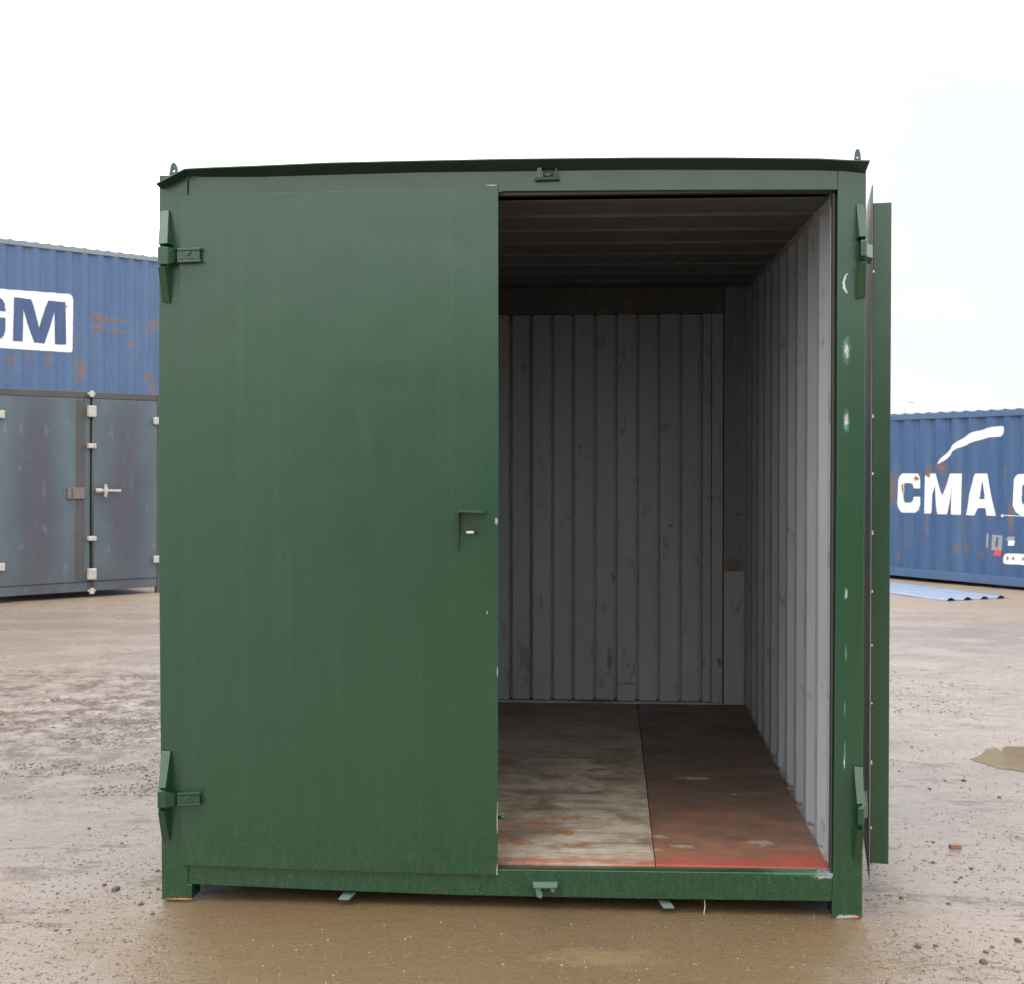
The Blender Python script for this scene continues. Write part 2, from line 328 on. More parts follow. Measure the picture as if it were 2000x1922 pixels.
mp = gp(1175, 1868); m.mix(m.spot((mp.x, mp.y, 0), (.20, .08, 9), soft=.9, nz=14, amp=1.4), (.26, .20, .10), .55)
m.mix(m.math('MULTIPLY', front_refl, m.noise(60, lo=.60, hi=.66, det=5)), (.08, .052, .028), .6)
dry = m.noise(1.3, (1, 1.6, 1), lo=.42, hi=.66, det=6)
m.r = m.math('SUBTRACT', m.math('ADD', m.rng(dry, 0, 1, .19, .34), m.math('MULTIPLY', far, .15)), m.math('MULTIPLY', front_refl, .12))
matte = m.math('MAXIMUM', m.math('MAXIMUM', m.math('MULTIPLY', mud, .9), m.math('MULTIPLY', grit, .45)), m.math('MULTIPLY', far, .75))
m.sp = m.math('MAXIMUM', m.rng(matte, 0, 1, .55, .12), m.math('MULTIPLY', front_refl, .55))
m.bump(m.noise(55, det=6, lo=.25, hi=.75, rough=.75), .005, .5).bump(m.noise(9, (1, 1.8, 1), det=6, lo=.2, hi=.8), .006, .4).bump(mud, .012, .5)
me.materials.append(m.done())
# standing water
pm = MT('muddy_water', (.165, .118, .056), .08, ior=1.2); pm.mix(pm.noise(3, lo=.4, hi=.7), (.145, .10, .048), .7); pm.bump(pm.noise(14, lo=.3, hi=.7), .001, .3); pm = pm.done()
def puddle(pts, name='puddle', label=None, z=.002):
    b = MB(); b.bm.faces.new([b.bm.verts.new((p.x, p.y, z)) for p in pts]); o = b.build(name, pm)
    tag(o, label, None, None, 'structure'); return o
def ragged(P):
    out = []
    for a, b_ in zip(P, P[1:]+P[:1]):
        for k in range(6):
            t = k/6; out.append((a[0]+(b_[0]-a[0])*t+random.uniform(-3, 3), a[1]+(b_[1]-a[1])*t+random.uniform(-1.1, 1.1)))
    return out
puddle([gp(x, y) for x, y in ragged(PUD)], label='brown puddle at the right edge', z=-.0045)
# ================================================================== THE GREEN CONTAINER
root = empty('storage_container', (0,0,0), (TILT,0,0), 'dark green steel storage container with one door open and an empty grey interior', 'container')
PW = .105
def P(mb, name, mat='green', bevel=.003, parent=root, smooth=False, label=None): return mb.build(name, M[mat], parent, bevel, smooth, label)
P(MB().plate([(316,1758),(375,1758),(375,1727),(362,1700),(362,345),(311,345)][0:0] or [(316,1758),(375,1758),(375,1727),(368,1727),(366,378),(366,342),(311,342),(309,960)], 0, .10), 'corner_post', 'green_post')
P(MB().plate([(1625,1795),(1684,1794),(1689,960),(1692,334),(1692,322),(1636,322),(1636,371),(1634,960),(1627,1704),(1625,1760)], .0, .10), 'corner_post', 'green_chipped')
# rear posts, rails and side shells
for x0, x1 in ((0, .1), (W-.1, W)): P(MB().box(x0, x1, L+.03, L+.13, 0, H), 'corner_post')
P(MB().plate([(368,400),(700,392),(960,380),(985,374),(1000,374),(1300,372),(1636,371),(1636,322),(1300,312),(1000,316),(640,323),(367,333)], .001, .09), 'top_rail')
P(MB().plate([(368,1727),(630,1739),(900,1749),(1250,1756),(1625,1761),(1628,1706),(1300,1702),(973,1698),(640,1690),(368,1676)], .003, .14), 'bottom_rail', 'green_sill')
for x0, x1 in ((0.004, .05), (W-.05, W-.004)):
    P(MB().box(x0, x1, .1, L+.03, .004, ZF), 'bottom_rail'); P(MB().box(x0, x1, .1, L+.03, H-.09, H-.02), 'top_rail')
P(MB().box(.1, W-.1, L+.04, L+.10, .004, ZF), 'bottom_rail')  # unseen rear rail added, side ones set low, to shut out light underneath
b = MB()
b.box(.06, W-.06, .33, .40, .03, ZF-.064)
for k in range(1, 7): b.box(.05, W-.05, .35+k*.38, .40+k*.38, .05, ZF-.064)
P(b, 'cross_member', 'dark', 0)
# drip strip above the doors: an angled plate whose lip stands proud
top = [(305,360),(318,353),(360,331),(395,329),(500,325),(640,319),(820,315),(1000,311.5),(1240,309),(1420,309),(1600,311),(1655,314),(1699,315)]
low = [(313,368),(330,362),(372,343),(400,345),(500,345),(640,341),(820,336),(1000,334),(1240,331),(1420,331),(1600,332),(1655,334),(1690,338)]
A = [fp(x, y, -.062 if 0 < i < len(top)-1 else -.055) for i, (x, y) in enumerate(top)]; B = [fp(x, y, -.003) for x, y in low]
bb = MB().sheet(A, B, (0, .002, .004)); P(bb, 'drip_strip', 'strip', 0)
# roof: green outside, grey ribbed inside
RP = .357
def ribs(z, dz, y0, y1, pitch):
    out = []; y = y0
    while y < y1:
        for a, b_ in ((0, 0), (.80, 0), (.83, 1), (.955, 1), (1., 0)):
            yy = y+a*pitch
            if yy <= y1: out.append((yy, z+dz*b_))
        y += pitch
    return sorted(set(out))
rr = ribs(ZC, .026, .10, L+.05, RP)
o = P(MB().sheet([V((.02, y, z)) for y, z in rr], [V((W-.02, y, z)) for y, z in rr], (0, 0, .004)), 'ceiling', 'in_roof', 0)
P(MB().box(.02, W-.02, .10, L+.12, ZC+.03, H-.015), 'roof')
# side walls, corrugated
def corr(y0, y1, off=0, pitch=.278, depth=.036):
    out = []; k = math.floor((y0-off)/pitch)
    while off+k*pitch < y1:
        for a, d in ((0, 0), (.26, 0), (.5, 1), (.76, 1)):
            y = off+(k+a)*pitch
            if y0 <= y <= y1: out.append((y, d*depth))
        k += 1
    return [(y0, out[0][1])]+out+[(y1, out[-1][1])]
cp = corr(.10, L+.03, .06)
P(MB().sheet([V((WI+d, y, ZF-.04)) for y, d in cp], [V((WI+d, y, ZC+.02)) for y, d in cp], (.003, 0, 0)), 'side_wall', 'in_side', 0)
P(MB().sheet([V((.1-d, y, ZF-.04)) for y, d in cp], [V((.1-d, y, ZC+.02)) for y, d in cp], (-.003, 0, 0)), 'side_wall', 'in_side', 0)
for s in (0, 1):                   # outer green skins
    P(MB().sheet([V(((W-.02 if s else .02)+(d-.036)*(1 if s else -1)*.6, y, ZF)) for y, d in cp], [V(((W-.02 if s else .02)+(d-.036)*(1 if s else -1)*.6, y, H-.09)) for y, d in cp], (.003, 0, 0)), 'outer_wall', 'green', 0)
for x0, x1 in ((.06, .103), (WI-.003, WI+.04)): P(MB().box(x0, x1, .1, L+.03, ZC-.028, ZC+.018), 'roof_rail', 'in_side', 0)
# rear wall with narrow grooves
ed = [940+z*.4566 for z in (-145, -55, 35, 125, 212, 303, 392, 485, 575, 667, 757, 852, 940)]
xe = [fp(x, 900, L).x for x in ed]; step = xe[-1]-xe[-2]
while xe[0]-.12 > .12: xe.insert(0, xe[0]-.1185)
zb, zt = fp(1200, 560+1772*.4566, L).z, fp(1200, 560+118*.4566, L).z
prof = [(.1, .0)]
for i, x in enumerate(xe):
    d0, d1 = (.0 if i % 2 else .014), (.014 if i % 2 else .0)
    prof += [(x-.009, d0), (x-.007, .055), (x+.008, .055), (x+.010, d1)]
xr1 = fp(940+1035*.4566, 900, L).x; xr0 = fp(940+983*.4566, 900, L).x
prof += [(xr0, prof[-1][1])]
P(MB().sheet([V((x, L+.01+d, zb)) for x, d in prof], [V((x, L+.01+d, zt)) for x, d in prof], (0, .003, 0)), 'rear_wall', 'in_rear', 0)
P(MB().box(.1, xr1, L-.002, L+.05, ZF, zb-.004), 'rear_sill', 'in_rear')
P(MB().box(.1, xr1, L-.004, L+.05, zt+.003, ZC), 'rear_header', 'in_roof')  # dark roof tone on the header puts the shade up there into its colour
P(MB().box(xr0+.004, xr1-.002, L-.001, L+.05, zb-.002, zt+.001), 'rear_stile', 'in_rear')
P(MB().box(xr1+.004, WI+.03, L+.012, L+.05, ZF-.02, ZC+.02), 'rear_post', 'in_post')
z1 = fp(1432, 560+1218*.4566, L).z
P(MB().box(xr1+.006, WI-.01, L+.004, L+.010, ZF, z1), 'repair_plate', 'in_rear')
P(MB().box(.05, W-.05, L+.07, L+.075, ZF, H-.02), 'outer_wall')
# floor
sx = fp(1280, 1690, .06).x
zfn = fp(1100, 1692, .02).z
P(MB().box(.05, W-.05, .06, L+.06, ZF-.06, ZF-.034), 'underfloor', 'dark', 0)
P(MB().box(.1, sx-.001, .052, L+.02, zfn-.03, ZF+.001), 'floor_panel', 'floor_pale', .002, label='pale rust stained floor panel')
P(MB().box(sx+.0015, WI-.003, .052, L+.02, zfn-.03, ZF+.004), 'floor_panel', 'floor_brown', .002, label='dark brown floor panel')
P(MB().box(WI-.001, WI+.042, .102, L+.02, ZF-.03, ZF-.003), 'base_rail', 'in_side')
# seal strips in the opening (dark line inside the frame)
P(MB().box(WI-.006, WI-.001, .012, .045, ZF+.01, ZC), 'door_stop', 'dark', 0)
b = MB(); P(b.box(1.0, WI-.006, .012, .045, fp(1300,379,.03).z, fp(1300,373,.03).z), 'door_stop', 'dark', 0)
# ---- left door (closed)
door = P(MB().plate([(350,381),(640,374),(973,360),(973.5,960),(972,1600),(972,1710),(640,1701),(352,1690),(350.5,960)], -.010, -.004), 'door', 'green_door', .0015, label='closed green door')
P(MB().plate([(366,400),(962,400),(962,1680),(368,1680)], -.003, .055), 'door_frame', 'green', 0, door)
# weld-on angle shielding the padlock bolt
lb = P(MB().hexa([fp(893,1076,-.014), fp(893,1002,-.045), fp(893,1002,-.010), fp(893,1076,-.010), fp(896,1076,-.014), fp(896,1002,-.045), fp(897,1002,-.010), fp(897,1076,-.010)][0:0] or
    [fp(893,1077,-.016), fp(896,1077,-.016), fp(896,1077,-.010), fp(893,1077,-.010), fp(893,1000,-.055), fp(896,1000,-.055), fp(897,1000,-.010), fp(894,1000,-.010)]), 'lock_guard', 'green', .0008, door)
P(MB().hexa([fp(892.5,1001,-.055), fp(945,1003,-.055), fp(950,1001,-.010), fp(894,1000,-.010), fp(893,998,-.055), fp(944,1000,-.055), fp(950,997,-.010), fp(896,994,-.010)]), 'guard_plate', 'green', .0008, lb)
b = MB(); q = fp(918, 1040, -.030); b.tube([q+V((-.013, 0, 0)), q+V((.013, 0, 0))], .0055, 10)
P(b, 'bolt', 'bare', 0, door, True)
b = MB(); b.tube([q+V((.014, .002, .002)), q+V((.022, .018, .004))], [.005, .008], 8); P(b, 'bolt_collar', 'green', 0, door)
b = MB(); q = fp(983, 1597, .02); b.tube([q+V((-.02, 0, 0)), q+V((.010, 0, .001))], .0055, 10); P(b, 'pin', 'green', 0, door, True)
# ---- hinges
def hinge(parts, parent=root):
    h = None
    for name, mb in parts:
        o = mb.build(name, M['green'], h or parent, .0022)
        h = h or o
    return h
def wedge(tl, tr, bl, br, yt, yb, y1t=-.001, y1b=-.001):
    return MB().hexa([fp(*bl, yb), fp(*br, yb), V((fp(*br, yb).x, y1b, fp(*br, yb).z)), V((fp(*bl, yb).x, y1b, fp(*bl, yb).z)),
                      fp(*tl, yt), fp(*tr, yt), V((fp(*tr, yt).x, y1t, fp(*tr, yt).z)), V((fp(*tl, yt).x, y1t, fp(*tl, yt).z))])
def strap(x0, x1, x2, ya, yb, barrel_y=-.07, flat=-.012):
    mb = MB()                       # barrel end, bent arm and two folded flanges over the door
    p = lambda x, y, d: fp(x, y, d)
    mb.hexa([p(x0,yb,barrel_y), p(x1,yb,barrel_y+.006), p(x1,yb-1,-.03), p(x0,yb-1,-.03), p(x0,ya,barrel_y), p(x1,ya,barrel_y+.006), p(x1,ya+1,-.03), p(x0,ya+1,-.03)])
    mb.hexa([p(x1+.3,yb,barrel_y+.006), p(x2,yb-5,-.026), p(x2,yb-5,flat), p(x1+.3,yb,-.034), p(x1+.3,ya,barrel_y+.006), p(x2,ya+5,-.026), p(x2,ya+5,flat), p(x1+.3,ya,-.034)])
    return mb
def left_hinge(g1, st, g2):
    base = wedge(*g1, -.012, -.062); root_h = hinge([('hinge', base)])
    x0, x1, x2, x3, ya, yb = st
    strap(x0, x1, x2, ya, yb).build('strap', M['green'], root_h, .002)
    fl = MB()                       # folded flanges and floor of the arm on the door
    fl.hexa([fp(x2,ya+8,-.040), fp(x3,ya+6,-.040), fp(x3,ya+6,-.011), fp(x2,ya+8,-.011), fp(x2,ya+3,-.040), fp(x3,ya+1,-.040), fp(x3,ya+1,-.011), fp(x2,ya+3,-.011)])
    fl.hexa([fp(x2,yb-3,-.040), fp(x3,yb-5,-.040), fp(x3,yb-5,-.011), fp(x2,yb-3,-.011), fp(x2,yb-8,-.040), fp(x3,yb-9,-.040), fp(x3,yb-9,-.011), fp(x2,yb-8,-.011)])
    fl.build('flange', M['green'], root_h, .0015)
    pl = MB(); pl.hexa([fp(x2-.5,yb-8.5,-.035), fp(x3-2,yb-9.5,-.032), fp(x3-2,yb-9.5,-.012), fp(x2-.5,yb-8.5,-.012), fp(x2-.5,ya+8.5,-.035), fp(x3-2,ya+6.5,-.032), fp(x3-2,ya+6.5,-.012), fp(x2-.5,ya+8.5,-.012)])
    pl.build('strap', M['green'], root_h, .001)
    sc = MB(); xm = x2*.45+x3*.55; ym = (ya+yb)/2      # scar of the cut weld on the arm
    sc.prism([fp(xm-10,ym-7,-.039), fp(xm+2,ym-8,-.039), fp(xm-5,ym+1,-.039), fp(xm+5,ym+6,-.039), fp(xm,ym+7,-.039), fp(xm-12,ym-2,-.039)], (0, .004, 0)); sc.build('weld', M['green'], root_h, .001)
    w2 = wedge(g2[0], g2[1], g2[2], g2[3], -.064, -.012); w2.build('gusset', M['green'], root_h, .002)
    q0, q1 = fp((x0+x1)/2, ya-9, -.045), fp((x0+x1)/2, yb+8, -.045); MB().tube([q0, q1], .011, 12).build('pin', M['green'], root_h, 0, True)
left_hinge(((313,412),(330,410),(308.5,477),(327,475)), (308,328,346,392,482,516), ((308,521),(322,520),(316,590),(331,592)))
left_hinge(((315,1467),(333,1468),(309,1540),(323,1540)), (307.5,324,346,392,1546,1578), ((308,1586),(320,1584),(316,1640),(331,1642)))
# ---- right door, swung right round beside the container
e0 = fp(1703, 362, .125); e1 = fp(1700, 1718, .125)
dd = cray(1585, 852); dr = V((dd.x, dd.y, 0)).normalized(); nr = V((dr.y, -dr.x, 0))
DW = 1.13
base = V((e0.x, e0.y, 0))
def dp(s, t, z): q = base+dr*s+nr*t; return V((q.x, q.y, z))
door2 = P(MB().hexa([dp(0,0,e1.z), dp(DW,0,e1.z), dp(DW,.004,e1.z), dp(0,.004,e1.z), dp(0,0,e0.z), dp(DW,0,e0.z), dp(DW,.004,e0.z), dp(0,.004,e0.z)]), 'door', 'sheen_sheet', .0008, label='green door swung fully open against the right side')
zb2, zt2 = fp(1720, 1685, .15).z, fp(1720, 397, .15).z
x36 = fp(1736, 900, .15).x; tw = (x36-e0.x)*1.0
P(MB().hexa([dp(.018,.005,zb2), dp(DW-.03,.005,zb2), dp(DW-.03,tw,zb2), dp(.018,tw,zb2), dp(.018,.005,zt2), dp(DW-.03,.005,zt2), dp(DW-.03,tw,zt2), dp(.018,tw,zt2)]), 'door_frame', 'green', .002, door2)
for yy in (525, 810, 930, 1045, 1160, 1257, 1370, 1490, 1620):
    z = fp(1703, yy, .14).z+random.uniform(-.01, .01); c = dp(.016, .007, z); h = random.uniform(.002, .008); b = MB()
    b.hexa([c+V(v) for v in ((-.002,-.004,-h),(.003,-.004,-h*.8),(.003,.002,-h*.8),(-.002,.002,-h),(-.001,-.003,h),(.002,-.003,h*.9),(.002,.002,h*.9),(-.001,.002,h))])
    P(b, 'weld', 'bare', 0, door2)
def right_hinge(g1, st, ln, g2):
    h = wedge(*g1, -.012, -.058).build('hinge', M['green'], root, .002)
    x0, x1, ya, yb = st; mb = MB()
    mb.hexa([fp(x0,yb,-.062), fp(x1,yb,-.062), fp(x1,yb,-.012), fp(x0,yb,-.012), fp(x0,ya,-.062), fp(x1,ya,-.062), fp(x1,ya,-.012), fp(x0,ya,-.012)])
    mb.build('barrel', M['green'], h, .005)
    xa, xb, yc, yd = ln; q = dp(.05, -.003, 0); r2 = MB()
    za, zz = fp(xa, yc, -.03).z, fp(xa, yd, -.03).z; a = fp(xa, 900, -.035)
    r2.hexa([V((a.x-.01,-.035,zz)), V((fp(xb,900,.02).x,.02,zz)), V((q.x,q.y,zz)), V((q.x-.02,q.y,zz)), V((a.x-.01,-.035,za)), V((fp(xb,900,.02).x,.02,za)), V((q.x,q.y,za)), V((q.x-.02,q.y,za))])
    r2.build('strap', M['green'], h, .002)
    wedge(*g2, -.058, -.012).build('gusset', M['green'], h, .002)
    q0, q1 = fp((x0+x1)/2, ya-9, -.04), fp((x0+x1)/2, yb+9, -.04); MB().tube([q0, q1], .010, 12).build('pin', M['green'], h, 0, True)
right_hinge(((1673,398),(1688,400),(1679,462),(1694,462)), (1681,1694,468,501), (1694,1703,475,501), ((1680,512),(1693,511),(1672,583),(1691,580)))
right_hinge(((1668,1497),(1686,1499),(1674,1571),(1688,1571)), (1675,1688,1577,1613), (1688,1698,1575,1604), ((1673,1622),(1688,1622),(1667,1681),(1683,1681)))
# ---- lifting lugs
def lug(px, y, w_, h_):
    c = fp(px, y, .06); n = 14; out = [V((c.x-w_, .06, c.z)), V((c.x+w_, .06, c.z))]
    arc = [V((c.x+w_*math.cos(t)*.75, .06, c.z+h_*.45+h_*.55*math.sin(t))) for t in [math.pi*k/n for k in range(n+1)]]
    hole = [V((c.x+w_*.28*math.cos(t), .06, c.z+h_*.42+w_*.28*math.sin(t))) for t in [2*math.pi*k/10 for k in range(10)]]
    mb = MB(); ring = [out[1]]+arc+[out[0]]
    me_ = bmesh.new(); bvs = [me_.verts.new(p) for p in ring]; hvs = [me_.verts.new(p) for p in hole]
    es = [me_.edges.new((bvs[i], bvs[(i+1)%len(bvs)])) for i in range(len(bvs))]+[me_.edges.new((hvs[i], hvs[(i+1)%10])) for i in range(10)]
    bmesh.ops.triangle_fill(me_, edges=es, use_beauty=True)
    r = bmesh.ops.extrude_face_region(me_, geom=list(me_.faces)); bmesh.ops.translate(me_, vec=(0, .014, 0), verts=[g for g in r['geom'] if isinstance(g, bmesh.types.BMVert)])
    mb.bm.free(); mb.bm = me_; P(mb, 'lifting_lug', 'green', .001)
lug(339, 345, .018, .050); lug(1675, 319, .014, .050)
# ---- keepers for the drop bolt
k1 = P(MB().plate([(1044,352),(1093,350),(1092,344),(1045,346)], -.022, .002), 'bolt_keeper', 'strip', .001)
for q in ([(1044,350),(1050,326),(1057,325),(1061,349)], [(1082,349),(1084,328),(1088,327),(1093,349)]):
    b = MB(); a = [fp(x, y, -.018) for x, y in q]; b.prism(a, (0, .020, 0)); P(b, 'keeper_cheek', 'strip' if q[0][0] > 1050 else 'green', .001, k1)
P(MB().plate([(1061,344),(1081,343),(1080,332),(1062,333)], -.006, .002), 'keeper_plate', 'strip', .001, k1)
P(MB().plate([(1065,338),(1075,338),(1075,343),(1065,343)], -.012, -.006), 'keeper_tongue', 'green', .0005, k1)
M['light_green'] = simple('pale_and_lit_green', (.085, .15, .115), .45, 0, (.12, .165, .13), 40)  # pale tab colour; on the keeper it paints in an upward face's brightness
k2 = P(MB().hexa([fp(1042,1735,-.034), fp(1088,1735,-.034), fp(1088,1735,.001), fp(1042,1735,.001), fp(1042,1730,-.034), fp(1088,1730,-.034), fp(1090,1722,.001), fp(1040,1722,.001)]), 'bolt_keeper', 'light_green', .001)
for q in ([(1044,1731),(1054,1731),(1060,1747),(1058,1755),(1049,1753)], [(1070,1731),(1086,1731),(1083,1743),(1078,1744)]):
    P(MB().plate(q, -.022, .003), 'keeper_cheek', 'light_green', .001, k2)
P(MB().plate([(1055,1731),(1069,1731),(1072,1740),(1062,1741)], -.006, .003), 'keeper_plate', 'green', .001, k2)
# ---- tabs under the bottom rail, hanging wire
P(MB().prism([fp(672,1745,.03), fp(695,1746,.03), fp(681,1759,-.008), fp(661,1758,-.008)], (0, 0, .006)), 'rail_tab', 'light_green', .001)
P(MB().prism([fp(1286,1761,.03), fp(1307,1762,.03), fp(1317,1775,-.008), fp(1296,1775,-.008)], (0, 0, .006)), 'rail_tab', 'light_green', .001)
P(MB().tube([fp(1376,1758,.02), fp(1377,1772,.015), fp(1375,1782,.01), fp(1375,1791,.01)], .0014, 6), 'hanging_wire', 'wire', 0)
# ================================================================== BACKGROUND CONTAINERS
def blue_mat(name, rust, base=(.063, .135, .30), drips=True):
    m = MT(name, base, .45)
    m.mix(m.noise(1.4, (1, 1, .4), lo=.35, hi=.7), tuple(v*1.0+.018 for v in base), .8)
    m.mix(m.noise(7, (1, 1, .12), lo=.5, hi=.75), (.10, .145, .21), .5)
    m.mix(m.noise(2.6, (1, 1, .5), lo=.52, hi=.70, det=8, rough=.7, loc=(4, 4, 4)), (.075, .095, .125), .5)
    m.mix(m.noise(9, lo=.60, hi=.66, det=7), (.035, .075, .19), .6)
    m.mix(m.noise(5, lo=.66, hi=.70, det=8, loc=(2, 1, 4)), (.20, .10, .06), .7)
    if rust: m.mix(m.spots(rust, nz=16, amp=1.5, soft=1.1), (.16, .10, .075), .75)
    m.mix(m.noise(17, (1, 1, .22), lo=.64, hi=.70, det=8, rough=.75, loc=(3, 3, 3)), (.13, .10, .085), .65)
    m.mix(m.noise(11, (1, 1, .8), lo=.655, hi=.68, det=9, rough=.8, loc=(6, 3, 1)), (.025, .04, .09), .8)
    m.bump(m.noise(3, lo=.2, hi=.8), .01, .4)
    return m.done()
class Wall:
    """vertical plane through two yard points; s = metres along it from a, z = height"""
    def __init__(s, a, b, z0=0):
        s.a = gp(*a, z0); q = gp(*b, z0); s.u = (q-s.a); s.u.z = 0; s.u.normalize(); s.n = V((-s.u.y, s.u.x, 0)); s.ang = math.atan2(s.u.y, s.u.x)
        if s.n.dot(WF) < 0: s.n = -s.n
    def sz(s, px, py):
        d = wray(px, py); t = (s.a-WC).dot(s.n)/d.dot(s.n); p = WC+d*t; return (p-s.a).dot(s.u), p.z
def cdep(x, pitch=.278, depth=.036):
    a = (x/pitch) % 1
    if a < .26: return 0
    if a < .5: return depth*(a-.26)/.24
    if a < .76: return depth
    return depth*(1-(a-.76)/.24)
def paint(polys, lift, name, mat, parent, dep=cdep, step=.012):
    """flat paint that follows the corrugation: outlines in wall coordinates cut into narrow vertical strips"""
    xs_ = [p[0] for po in polys for p in po]; x0, x1 = min(xs_), max(xs_); n = max(2, int((x1-x0)/step)); bm = bmesh.new()
    def cut(x):
        ys_ = []
        for po in polys:
            for (ax, ay), (bx, by) in zip(po, po[1:]+po[:1]):
                if (ax <= x) != (bx <= x): ys_.append(ay+(by-ay)*(x-ax)/(bx-ax))
        ys_.sort(); return ys_
    for i in range(n):
        a, c = x0+(x1-x0)*i/n, x0+(x1-x0)*(i+1)/n; ca, cc, cm = cut(a+1e-5), cut(c-1e-5), cut((a+c)/2)
        if not (len(ca) == len(cm) == len(cc)): ca = cc = cm
        for k in range(0, len(cm)-1, 2):
            bm.faces.new([bm.verts.new(p) for p in ((a, dep(a)-lift, ca[k]), (c, dep(c)-lift, cc[k]), (c, dep(c)-lift, cc[k+1]), (a, dep(a)-lift, ca[k+1]))])
    bmesh.ops.remove_doubles(bm, verts=bm.verts, dist=1e-5)
    mb = MB(); mb.bm.free(); mb.bm = bm; return mb.build(name, mat, parent)
def box_container(root_, x0, x1, Hc, Wc, mwall, mrail, z0=.0, railh=.16, wmat=None, toph=.10):
    """long corrugated container, its near side along local x at y=0"""
    def cwall(a, b, fn):
        n = int((b-a)/.278*4)+1; p = [a]+[q for q in [k*.278+f*.278 for k in range(int(a/.278)-2, int(b/.278)+2) for f in (0, .26, .5, .76)] if a < q < b]+[b]
        return p
    p = cwall(x0+.1, x1-.1, None)
    MB().sheet([V((x, cdep(x), z0+railh-.01)) for x in p], [V((x, cdep(x), z0+Hc-toph+.01)) for x in p], (0, .003, 0)).build('side_wall', mwall, root_)
    MB().sheet([V((x, Wc-cdep(x), z0+railh-.01)) for x in p], [V((x, Wc-cdep(x), z0+Hc-toph+.01)) for x in p], (0, -.003, 0)).build('side_wall', mwall, root_)
    for e_ in (x0+.03, x1-.03):
        q = cwall(.1, Wc-.1, None); sg = 1 if e_ < (x0+x1)/2 else -1
        MB().sheet([V((e_+sg*cdep(y), y, z0+railh-.01)) for y in q], [V((e_+sg*cdep(y), y, z0+Hc-toph+.01)) for y in q], (sg*.003, 0, 0)).build('end_wall', mwall, root_)
    for yy in (-.006, Wc-.06):
        MB().box(x0+.1, x1-.1, yy, yy+.066, z0+.05, z0+railh).build('bottom_rail', mrail, root_, .004)
        MB().box(x0+.1, x1-.1, yy-.004, yy+.066, z0+Hc-toph, z0+Hc-.02).build('top_rail', mrail, root_, .006)
    for ex in (x0, x1-.1):
        for ey in (-.02, Wc-.10): MB().box(ex, ex+.1, ey, ey+.12, z0, z0+Hc).build('corner_post', mrail, root_, .004)
    n = int((x1-x0)/.209); pp = [(x0+.02+(x1-x0-.04)*k/(2*n), (.018 if k % 2 else 0)) for k in range(2*n+1)]
    MB().sheet([V((x, .0, z0+Hc-.024+h)) for x, h in pp], [V((x, Wc, z0+Hc-.024+h)) for x, h in pp], (0, 0, -.004)).build('roof', mwall, root_)
def mapz(wall, zs, x0, y0, k): return [wall.sz(x0+x/k, y0+y/k) for x, y in zs]
white = MT('white_lettering_paint', (.72, .74, .73), .5); white.mix(white.noise(14, (1, 1, .3), lo=.55, hi=.75), (.55, .57, .56), .5); white.mix(white.noise(9, lo=.665, hi=.69, det=7), (.25, .12, .05), .8)
M['white_pl'] = white.done()
# ---- right: long blue container
RW = Wall((1738,1130), (2000,1155))
Z5 = lambda pts: mapz(RW, pts, 1700, 740, 3.768)
def r3(x, y): s_, z_ = Z5([(x, y)])[0]; return (s_, 0, z_)
mr = blue_mat('blue_paint_right', [(r3(150, 800), (.10, .3, .25)), (r3(515, 650), (.10, .3, .07)), (r3(425, 690), (.05, .3, .10)), (r3(620, 1250), (.05, .3, .06)), (r3(700, 1250), (.05, .3, .06)), (r3(810, 1300), (.05, .3, .05)), (r3(990, 670), (.03, .3, .04)), (r3(1030, 1000), (.04, .3, .2)), (r3(410, 1090), (.02, .3, .12))], (.029, .080, .185))
mrail = blue_mat('blue_rail_right', None, (.055, .105, .21))
top_z = (RW.sz(1738, 809)[1]+RW.sz(2000, 794)[1])/2
rc = empty('shipping_container', RW.a, (0, 0, RW.ang), 'long blue corrugated container with white lettering, swoosh and stickers, on the right', 'container')
box_container(rc, -3.2, 9.0, top_z, 2.44, mr, mrail)
Cp = [(225,695),(335,697),(362,722),(368,760),(367,808),(305,805),(303,775),(290,766),(255,766),(242,785),(240,890),(252,910),(290,912),(304,900),(306,868),(368,868),(366,925),(345,962),(318,985),(215,984),(196,955),(190,920),(192,750),(203,715)]
Mp = [(398,725),(397,990),(437,992),(440,860),(465,775),(492,995),(552,997),(592,800),(580,998),(658,1000),(662,697),(572,697),(525,860),(480,697),(405,697)]
Ap = [(768,697),(862,697),(913,1008),(855,1006),(843,952),(782,950),(765,1005),(690,1002)]
Ah = [(810,742),(832,885),(790,885)]
Gp = [(1080,700),(1200,700),(1235,725),(1245,770),(1245,815),(1175,812),(1172,785),(1155,775),(1130,775),(1115,795),(1113,900),(1125,925),(1160,928),(1172,915),(1174,885),(1140,884),(1140,835),(1248,838),(1250,1020),(1090,1005),(1055,980),(1040,935),(1040,760),(1055,715)]
M2 = [((x-397)*1.25+1290, (y-697)*1.08+705) for x, y in Mp]
lt = None
for po in ([Cp], [Mp], [Ap, Ah], [Gp], [M2]): paint([Z5(q) for q in po], .003, 'letter', M['white_pl'], rc)
sw = [(495,625),(508,598),(530,570),(600,490),(700,415),(760,390),(830,370),(900,353),(950,347),(975,352),(985,365),(980,392),(965,412),(945,424),(880,430),(800,447),(700,485),(640,510),(600,535),(560,580),(530,605),(497,630)]
paint([Z5(sw)], .003, 'swoosh', M['white_pl'], rc)
paint([Z5([(968,1340),(975,1310),(990,1292),(1010,1285),(1130,1290),(1400,1302),(1400,1385),(1010,1364),(980,1358)])], .003, 'swoosh', M['white_pl'], rc)
